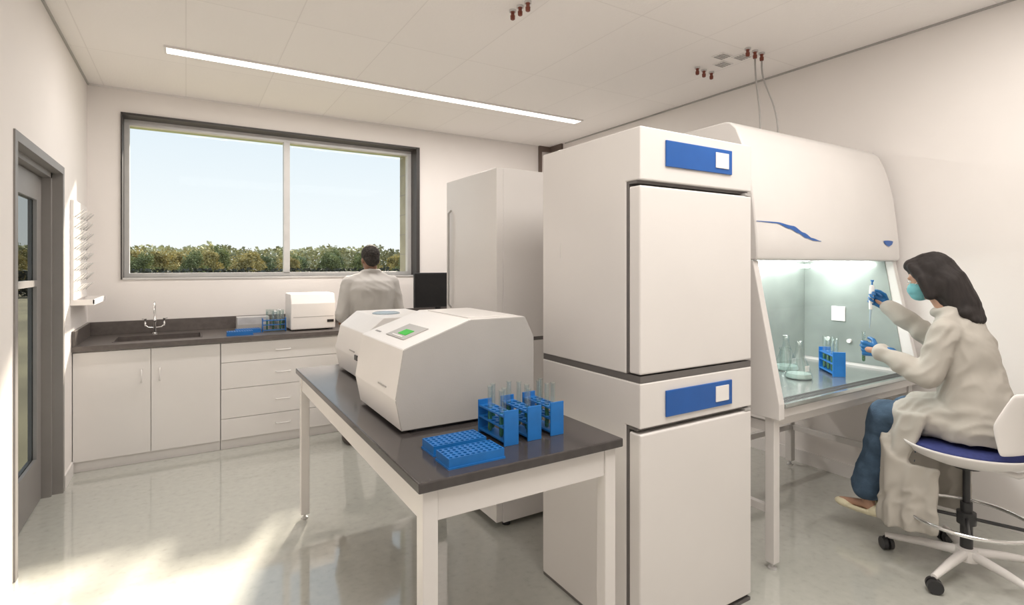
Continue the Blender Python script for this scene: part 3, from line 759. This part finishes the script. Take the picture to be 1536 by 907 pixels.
g = G(); g.tube([(sx+.262*math.cos(2*pi*k/48), sy+.262*math.sin(2*pi*k/48), .285) for k in range(48)], .010, 8, closed=True); g.obj('foot_ring', M['chrome'], st, smooth=3.2)
g = G(); CA = []
g.lathe((sx, sy, .07), [(.05,0),(.055,.02),(.045,.055),(.03,.06)], 20)
for k in range(5):
    a = math.radians(178+72*k); CA.append(a); c, s_ = math.cos(a), math.sin(a)
    g.tube([(sx+.03*c, sy+.03*s_, .105),(sx+.18*c, sy+.18*s_, .095),(sx+.34*c, sy+.34*s_, .075)], [.024,.02,.014], 10)
g.obj('star_base', M['whiteC'], st, smooth=.8)
for a in CA:
    c, s_ = math.cos(a), math.sin(a); px_, py_ = sx+.335*c, sy+.335*s_
    g = G(); ax = V((-s_*.6+c*.8, c*.6+s_*.8, 0)).normalized(); ct = V((px_, py_, .034))
    for sg in (-1, 1): g.cyl(ct+ax*.006*sg, ct+ax*.026*sg, .034, .032, 18)
    g.cyl((px_, py_, .03), (px_, py_, .075), .008); g.box(px_-.012, px_+.012, py_-.012, py_+.012, .05, .072)
    g.obj('caster', M['blackP'], st, smooth=.6)

# ---------------------------------------------------------------- people helpers
def head_geo(g, T, sc=1.0):
    g.T = T @ Matrix.Scale(sc, 4)
    g.ell((0,-.012,.032), (.074,.094,.092), 24); g.ell((0,.018,-.025), (.06,.072,.082), 24); g.ell((0,.042,-.082), (.04,.040,.028), 16)
    g.ell((0,.01,-.055), (.054,.055,.05), 16)
    g.cap((0,.088,.0), (0,.105,-.032), .007, .012, 10); g.ell((.009,.098,-.037), .008, 8); g.ell((-.009,.098,-.037), .008, 8)
    g.ell((0,.086,-.058), (.021,.010,.0065), 10); g.ell((0,.083,-.068), (.018,.010,.007), 10)
    g.cap((-.04,.076,.02), (.04,.076,.02), .009, .009, 8)
    for sg in (-1, 1): g.ell((sg*.073,-.008,-.012), (.010,.018,.030), 12)
    g.T = Matrix.Identity(4)
def eyes(T, sc, parent):
    for sg in (-1, 1):
        g = G(); g.T = T @ Matrix.Scale(sc, 4); g.ell((sg*.030,.076,.002), (.0125,.010,.008), 12); g.ell((sg*.030,.084,.002), (.0055,.0035,.0055), 10, 1)
        g.obj('eye', [M['eyew'], M['iris']], parent, smooth=3.2)
def hand_geo(g, w, d, n, th, curl=(.5,.7,.5), sc=1.0, thumbcurl=.6):
    w = V(w); d = V(d).normalized(); n = V(n); n = (n-d*n.dot(d)).normalized(); s = V(th); s = (s-d*s.dot(d)-n*s.dot(n)).normalized()
    K = []
    for i, o in enumerate((.030, .010, -.010, -.029)):
        k = w + d*(.088-.004*abs(i-1))*sc + s*o*sc
        K.append(k); g.cap(w+s*o*.6*sc+d*.005, k, .015*sc, .0125*sc, 10)
    g.cap(w+s*.02*sc+d*.03*sc+n*.008, w+s*.005+d*.07*sc+n*.006, .016*sc, .012*sc, 10)
    L = (.070,.078,.072,.056)
    for i, k in enumerate(K):
        ang = 0; p = k; f_ = (.46,.30,.24)
        for j in range(3):
            ang += curl[j]*(1+.1*i); dr = d*math.cos(ang)+n*math.sin(ang)
            q = p+dr*L[i]*f_[j]*sc; g.cap(p, q, (.0098-.0009*j)*sc, (.0090-.0009*j)*sc, 8); p = q
    p = w+d*.025*sc+s*.026*sc
    q = p+(d*.55+s*.6+n*.45).normalized()*.040*sc; g.cap(p, q, .014*sc, .0115*sc, 10)
    q2 = q+(d*.8+s*.15+n*thumbcurl).normalized()*.032*sc; g.cap(q, q2, .0108*sc, .0098*sc, 10)
    q3 = q2+(d*.8-s*.15+n*thumbcurl*1.3).normalized()*.024*sc; g.cap(q2, q3, .0098*sc, .0082*sc, 10)

# ---------------------------------------------------------------- seated person
wm = thing('person', 'seated person in lab coat, teal mask and blue gloves, pipetting', 'person', (3.42, 1.12, 0))
HX = 3.42
HT = Matrix.Translation((HX, 1.30, 1.485)) @ Matrix.Rotation(math.radians(-16), 4, 'X') @ Matrix.Rotation(math.radians(6), 4, 'Z')
SHn, ELn, WRn = (3.26,1.16,1.225), (3.20,1.22,.995), (3.215,1.44,1.09)
SHf, ELf, WRf = (3.58,1.17,1.225), (3.63,1.37,1.15), (3.535,1.545,1.315)
Hn, Kn, An = (3.335,1.13,.765), (3.315,1.46,.735), (3.35,1.565,.235)
Hf, Kf, Af = (3.505,1.13,.765), (3.53,1.44,.735), (3.52,1.51,.235)
tor = [(HX,1.10,.70,.135,.10),(HX,1.09,.76,.165,.125),(HX,1.09,.84,.15,.115),(HX,1.105,.93,.125,.095),(HX,1.13,1.03,.135,.10),(HX,1.15,1.13,.15,.105),(HX,1.16,1.21,.155,.09),(HX,1.165,1.265,.12,.07),(HX,1.175,1.30,.06,.055)]
g = G(); g.loft(tor)
g.cap((HX,1.17,1.27),(HX,1.25,1.40),.055,.05)
head_geo(g, HT, .97)
for S_, E_, W_ in ((SHn,ELn,WRn),(SHf,ELf,WRf)): g.chain([(S_,.050),(E_,.038),(W_,.026)])
for H_, K_, A_ in ((Hn,Kn,An),(Hf,Kf,Af)): g.chain([(H_,.085),(K_,.055),(A_,.034)])
for A_ in (An, Af):
    g.cap((A_[0],A_[1]-.01,.185),(A_[0],A_[1]+.15,.158),.027,.018); g.cap(A_,(A_[0],A_[1]-.01,.18),.032,.030)
gg_n = ((WRn), V((.02,1,.08)), V((1,.1,0)), V((0,0,1)))
gg_f = ((WRf), V((-.15,.75,.55)), V((-1,-.1,0)), V((0,-.5,1)))
for (w, d, n, s_) in (gg_n, gg_f):
    d = d.normalized(); g.cap(V(w), V(w)+d*.06, .024, .02)
remesh(g, 'body', M['skin'], wm, .0075, 3)
eyes(HT, .97, wm)
g = G(); g.T = HT @ Matrix.Scale(.97, 4)
g.ell((0,.045,-.045), (.064,.068,.052), 20); g.ell((0,.055,-.07), (.05,.052,.042), 16)
remesh(g, 'face_mask', M['mask'], wm, .006, 3)
g = G(); g.T = HT @ Matrix.Scale(.97, 4)
g.tube([(-.058,.05,-.02),(-.078,.0,.005),(-.08,-.02,-.01),(-.079,-.02,-.015),(0,-.10,-.02),(.079,-.02,-.015),(.08,-.02,-.01),(.078,0,.005),(.058,.05,-.02)], .0018, 6)
g.obj('ear_loop', M['whiteC'], wm, smooth=3.2)
# hair
g = G(); g.T = HT @ Matrix.Scale(.97, 4)
g.ell((0,-.03,.045), (.088,.110,.098), 28); g.ell((0,.035,.090), (.072,.058,.042), 20); g.ell((0,-.07,-.01), (.086,.080,.112), 24)
g.ell((0,-.055,-.055), (.088,.075,.105), 24)
for sg in (-1, 1):
    g.cap((sg*.068,.035,.075), (sg*.080,.005,.0), .026, .030); g.cap((sg*.080,.005,.0), (sg*.076,-.005,-.095), .032, .028)
g.T = Matrix.Identity(4)
g.cap((HX,1.215,1.46),(HX,1.145,1.35),.095,.075)
g.ell((HX,1.115,1.315),(.095,.048,.050),20); g.ell((HX,1.085,1.285),(.080,.026,.030),16)
remesh(g, 'hair', M['hair'], wm, .0075, 9, amp=.005, freq=26, aniso=(2.4,1,.2))
# coat
g = G()
ct = [(HX,1.10,.68,.19,.165),(HX,1.09,.75,.205,.175),(HX,1.09,.84,.190,.165),(HX,1.11,.94,.168,.145),(HX,1.13,1.04,.165,.138),(HX,1.145,1.13,.175,.135),(HX,1.155,1.20,.180,.120),(HX,1.165,1.265,.145,.095),(HX,1.18,1.31,.078,.072)]
g.loft(ct, 28)
for S_, E_, W_ in ((SHn,ELn,WRn),(SHf,ELf,WRf)):
    w2 = V(W_)+(V(E_)-V(W_)).normalized()*.01
    g.chain([(S_,.070),(((V(S_)+V(E_))/2),.064),(E_,.064),(((V(E_)+V(W_))/2),.058),(w2,.048)])
g.cap((HX-.12,1.165,1.255),(HX-.03,1.18,1.30),.052,.05); g.cap((HX+.12,1.165,1.255),(HX+.03,1.18,1.30),.052,.05)
g.tube([(HX+.07*math.cos(a*pi/8), 1.20+.065*math.sin(a*pi/8), 1.325+.018*math.sin(-a*pi/8)) for a in range(16)], .021, 8, closed=True)
for H_, K_ in ((Hn,Kn),(Hf,Kf)):
    k2 = V(H_).lerp(V(K_), .66); g.cap(V(H_)+V((0,0,.01)), k2+V((0,0,.01)), .115, .095)
g.cap((HX,1.12,.78),(HX,1.34,.785),.12,.085)
def fold(pl, amp_, ph, fr=4.6):
    res = []
    n = len(pl)
    for i in range(n-1):
        a, b = V(pl[i]), V(pl[i+1])
        for k in range(5):
            t = k/5; p = a.lerp(b, t); u = (i+t); tn = (b-a); nn = V((tn.y, -tn.x, 0)).normalized()
            res.append(p+nn*amp_*math.sin(u*fr+ph))
    res.append(V(pl[-1])); return res
# front hanging part of the coat: falls in front of the seat
top_ = [(3.205,1.22,.80),(3.215,1.33,.79),(3.26,1.385,.78),(3.42,1.40,.78),(3.57,1.385,.78),(3.65,1.33,.76),(3.66,1.27,.76),(3.655,1.20,.76)]
bot_ = [(3.19,1.400,.22),(3.20,1.415,.20),(3.24,1.425,.19),(3.42,1.435,.18),(3.60,1.425,.18),(3.69,1.37,.18),(3.715,1.28,.18),(3.70,1.20,.19)]
g.sheet(fold(top_, .002, 0), fold(bot_, .010, .6), .034, 14)
# near flap of the coat hanging below the seat rim
t2 = [(3.235,1.425,.66),(3.205,1.412,.60),(3.185,1.35,.545),(3.20,1.27,.535),(3.23,1.18,.535)]
b2 = [(3.215,1.435,.19),(3.175,1.40,.19),(3.155,1.34,.19),(3.165,1.26,.20),(3.19,1.17,.21)]
g.sheet(fold(t2, .003, 0, 5), fold(b2, .016, .4, 5), .034, 12)
remesh(g, 'lab_coat', M['coat'], wm, .008, 8, amp=.006, freq=7, aniso=(1.6,1.6,.6), crease=.020)
g = G()
for (H_, K_, A_) in ((Hn,Kn,An),(Hf,Kf,Af)):
    g.chain([(V(H_).lerp(V(K_), .6),.078),(K_,.080),((V(K_)+V(A_))/2,.076),(V(A_)+V((0,0,.06)),.088)])
remesh(g, 'jeans', M['jeans'], wm, .009, 4, amp=.006, freq=12, crease=.014)
for A_ in (An, Af):
    g = G(); x, y = A_[0], A_[1]
    g.loft([(x,y+.055,.130,.028,.112),(x,y+.055,.140,.036,.126),(x,y+.055,.150,.034,.123)])
    g.ell((x,y+.125,.150),(.036,.060,.026)); g.ell((x,y-.035,.160),(.034,.036,.034))
    g.cap((x-.032,y+.0,.155),(x-.032,y+.09,.150),.011,.012,8); g.cap((x+.032,y+.0,.155),(x+.032,y+.09,.150),.011,.012,8)
    remesh(g, 'shoe', M['shoe'], wm, .0055, 3)
for (w, d, n, s_), cu in ((gg_n,(.75,.85,.6)), (gg_f,(.95,1.0,.6))):
    g = G(); d = V(d).normalized()
    g.cap(V(w)-d*.05, V(w)+d*.01, .034, .029); hand_geo(g, w, d, n, s_, cu, 1.0)
    remesh(g, 'glove', M['glove'], wm, .0035, 2)
# pipette held in raised hand
d = gg_f[1].normalized(); pc = V(WRf)+d*.085+V((-.030,0,0)); ax = V((-.02,-.06,1)).normalized()
pp = thing('pipette', 'white micropipette held in gloved hand', 'pipette', pc)
g = G(); g.tube([pc-ax*.07, pc-ax*.03, pc+ax*.04, pc+ax*.07, pc+ax*.075], [.009,.012,.014,.013,.006], 12); g.obj('handle', M['whiteC'], pp, smooth=.9)
g = G(); g.tube([pc+ax*.074, pc+ax*.095, pc+ax*.096, pc+ax*.105], [.004,.004,.009,.009], 10); g.obj('plunger', M['blueR'], pp, smooth=.6)
g = G(); g.tube([pc-ax*.071, pc-ax*.13, pc-ax*.185], [.006,.004,.0012], 10); g.obj('tip', M['blueL'], pp, smooth=.6)
d = gg_n[1].normalized(); hc = V(WRn)+d*.098+V((.028,0,-.01))
tube_at(hc.x, hc.y, hc.z-.07)['label'] = 'glass test tube with green liquid held in gloved hand'

# ---------------------------------------------------------------- standing person
mn = thing('person', 'person in pale lab coat standing at the counter, seen from behind', 'person', (1.41, 4.74, 0))
mx, my = 1.41, 4.74
HT2 = Matrix.Translation((mx, my+.02, 1.605)) @ Matrix.Rotation(math.radians(-12), 4, 'X')
S1, E1, W1 = (mx-.19,my,1.395), (mx-.255,my-.01,1.12), (mx-.17,my+.25,1.06)
S2, E2, W2 = (mx+.19,my,1.395), (mx+.255,my-.01,1.12), (mx+.17,my+.25,1.06)
tor2 = [(mx,my,.86,.16,.11),(mx,my,.95,.165,.115),(mx,my,1.08,.15,.105),(mx,my,1.22,.175,.115),(mx,my,1.34,.195,.115),(mx,my,1.42,.17,.09),(mx,my,1.47,.08,.06)]
g = G(); g.loft(tor2); g.cap((mx,my,1.44),(mx,my+.01,1.56),.06,.056); head_geo(g, HT2, 1.0)
for S_, E_, W_ in ((S1,E1,W1),(S2,E2,W2)): g.chain([(S_,.055),(E_,.042),(W_,.028)])
LG = [((mx-.09,my,.90),(mx-.14,my+.01,.49),(mx-.185,my,.10)), ((mx+.09,my,.90),(mx+.12,my+.01,.49),(mx+.14,my,.10))]
for H_, K_, A_ in LG: g.chain([(H_,.09),(K_,.06),(A_,.038)])
for (x, y, z) in (LG[0][2], LG[1][2]): g.cap((x,y,.07),(x,y+.14,.05),.035,.025)
for W_, nx in ((W1, 1), (W2, -1)): hand_geo(g, W_, (nx*.1,1,-.25), (0,-.2,-1), (nx,0,0), (.2,.3,.2), 1.05)
remesh(g, 'body', M['skind'], mn, .008, 3)
eyes(HT2, 1.0, mn)
g = G(); g.T = HT2
g.ell((0,-.022,.042),(.081,.096,.092),24); g.ell((0,-.06,-.01),(.068,.048,.065),18)
remesh(g, 'hair', M['hairm'], mn, .007, 3, amp=.003, freq=60)
g = G(); c2 = [(mx,my,.58,.25,.17),(mx,my,.75,.235,.16)]
for (x,y,z,rx,ry) in tor2[:-1]: c2.append((x,y,z,rx+.03,ry+.035))
c2.append((mx,my,1.475,.10,.075)); g.loft(c2)
for S_, E_, W_ in ((S1,E1,W1),(S2,E2,W2)): g.chain([(S_,.072),(((V(S_)+V(E_))/2),.066),(E_,.060),(W_,.045)])
g.cap((mx-.15,my,1.42),(mx-.04,my,1.465),.055,.05); g.cap((mx+.15,my,1.42),(mx+.04,my,1.465),.055,.05)
g.tube([(mx+.078*math.cos(a*pi/8), my+.01+.07*math.sin(a*pi/8), 1.495-.015*math.sin(a*pi/8)) for a in range(16)], .020, 8, closed=True)
remesh(g, 'lab_coat', M['coatm'], mn, .010, 7, amp=.004, freq=8, aniso=(1.2,1.2,.5), crease=.010)
g = G()
for H_, K_, A_ in LG: g.chain([(H_,.10),(K_,.078),((A_[0],A_[1],.12),.062)])
remesh(g, 'trousers', M['trouser'], mn, .010, 4, amp=.006, freq=10)
for (x, y, z) in (LG[0][2], LG[1][2]):
    g = G(); g.loft([(x,y+.05,.004,.045,.14),(x,y+.05,.03,.047,.142),(x,y+.045,.05,.042,.13)]); g.ell((x,y+.11,.05),(.042,.07,.035)); g.ell((x,y-.03,.07),(.042,.05,.05))
    remesh(g, 'shoe', M['shoeD'], mn, .007, 3)

# ---------------------------------------------------------------- light, world, camera
w = bpy.data.worlds.new('sky'); bpy.context.scene.world = w; w.use_nodes = True; nt = w.node_tree
bg = nt.nodes['Background']; tc = nt.nodes.new('ShaderNodeTexCoord'); sp = nt.nodes.new('ShaderNodeSeparateXYZ'); rp = nt.nodes.new('ShaderNodeValToRGB')
nt.links.new(tc.outputs['Generated'], sp.inputs[0]); nt.links.new(sp.outputs['Z'], rp.inputs[0]); nt.links.new(rp.outputs[0], bg.inputs[0])
e = rp.color_ramp.elements; e[0].position = 0.0; e[0].color = (0.82, 0.85, 0.85, 1); e[1].position = 0.5; e[1].color = (0.60, 0.70, 0.80, 1)
k = e.new(0.22); k.color = (0.66, 0.745, 0.81, 1)
bg.inputs[1].default_value = 1.03
L = bpy.data.lights.new('sun', 'SUN'); L.energy = 13.0; L.angle = math.radians(4.0); L.color = (1, .89, .75)
so = bpy.data.objects.new('sun', L); COL.objects.link(so); so.rotation_euler = V((-.42,-.91,-.575)).to_track_quat('-Z', 'Y').to_euler()
def area(name, loc, rot, sx_, sy_, e_, col):
    A = bpy.data.lights.new(name, 'AREA'); A.shape = 'RECTANGLE'; A.size = sx_; A.size_y = sy_; A.energy = e_; A.color = col
    o = bpy.data.objects.new(name, A); COL.objects.link(o); o.location = loc; o.rotation_euler = rot; return o
area('ceiling_lamp_and_fill', (1.76, 4.6, ZC-.03), (0,0,0), 3.6, .1, 46, (1,.95,.90))
area('ceiling_lamp_and_fill', (1.7, 0.6, ZC-.03), (0,0,0), 3.6, 1.2, 66, (1,.95,.89))  # added fill over the camera end of the room, no fixture modelled there
area('cabinet_lamp', (3.3, 2.12, 1.575), (0,0,0), 1.3, .08, 10, (.97,1,.97))

cam = bpy.data.cameras.new('camera'); co = bpy.data.objects.new('camera', cam); COL.objects.link(co)
co.location = (0, 0, 1.56); co.rotation_euler = (pi/2, 0, -math.radians(31.34))
cam.sensor_width = 36; cam.lens = 36*803/1536; cam.shift_y = -56.5/1536; cam.clip_end = 1000; cam.clip_start = .05
bpy.context.scene.camera = co
sc = bpy.context.scene
sc.view_settings.view_transform = 'Standard'
sc.view_settings.exposure = 0.26
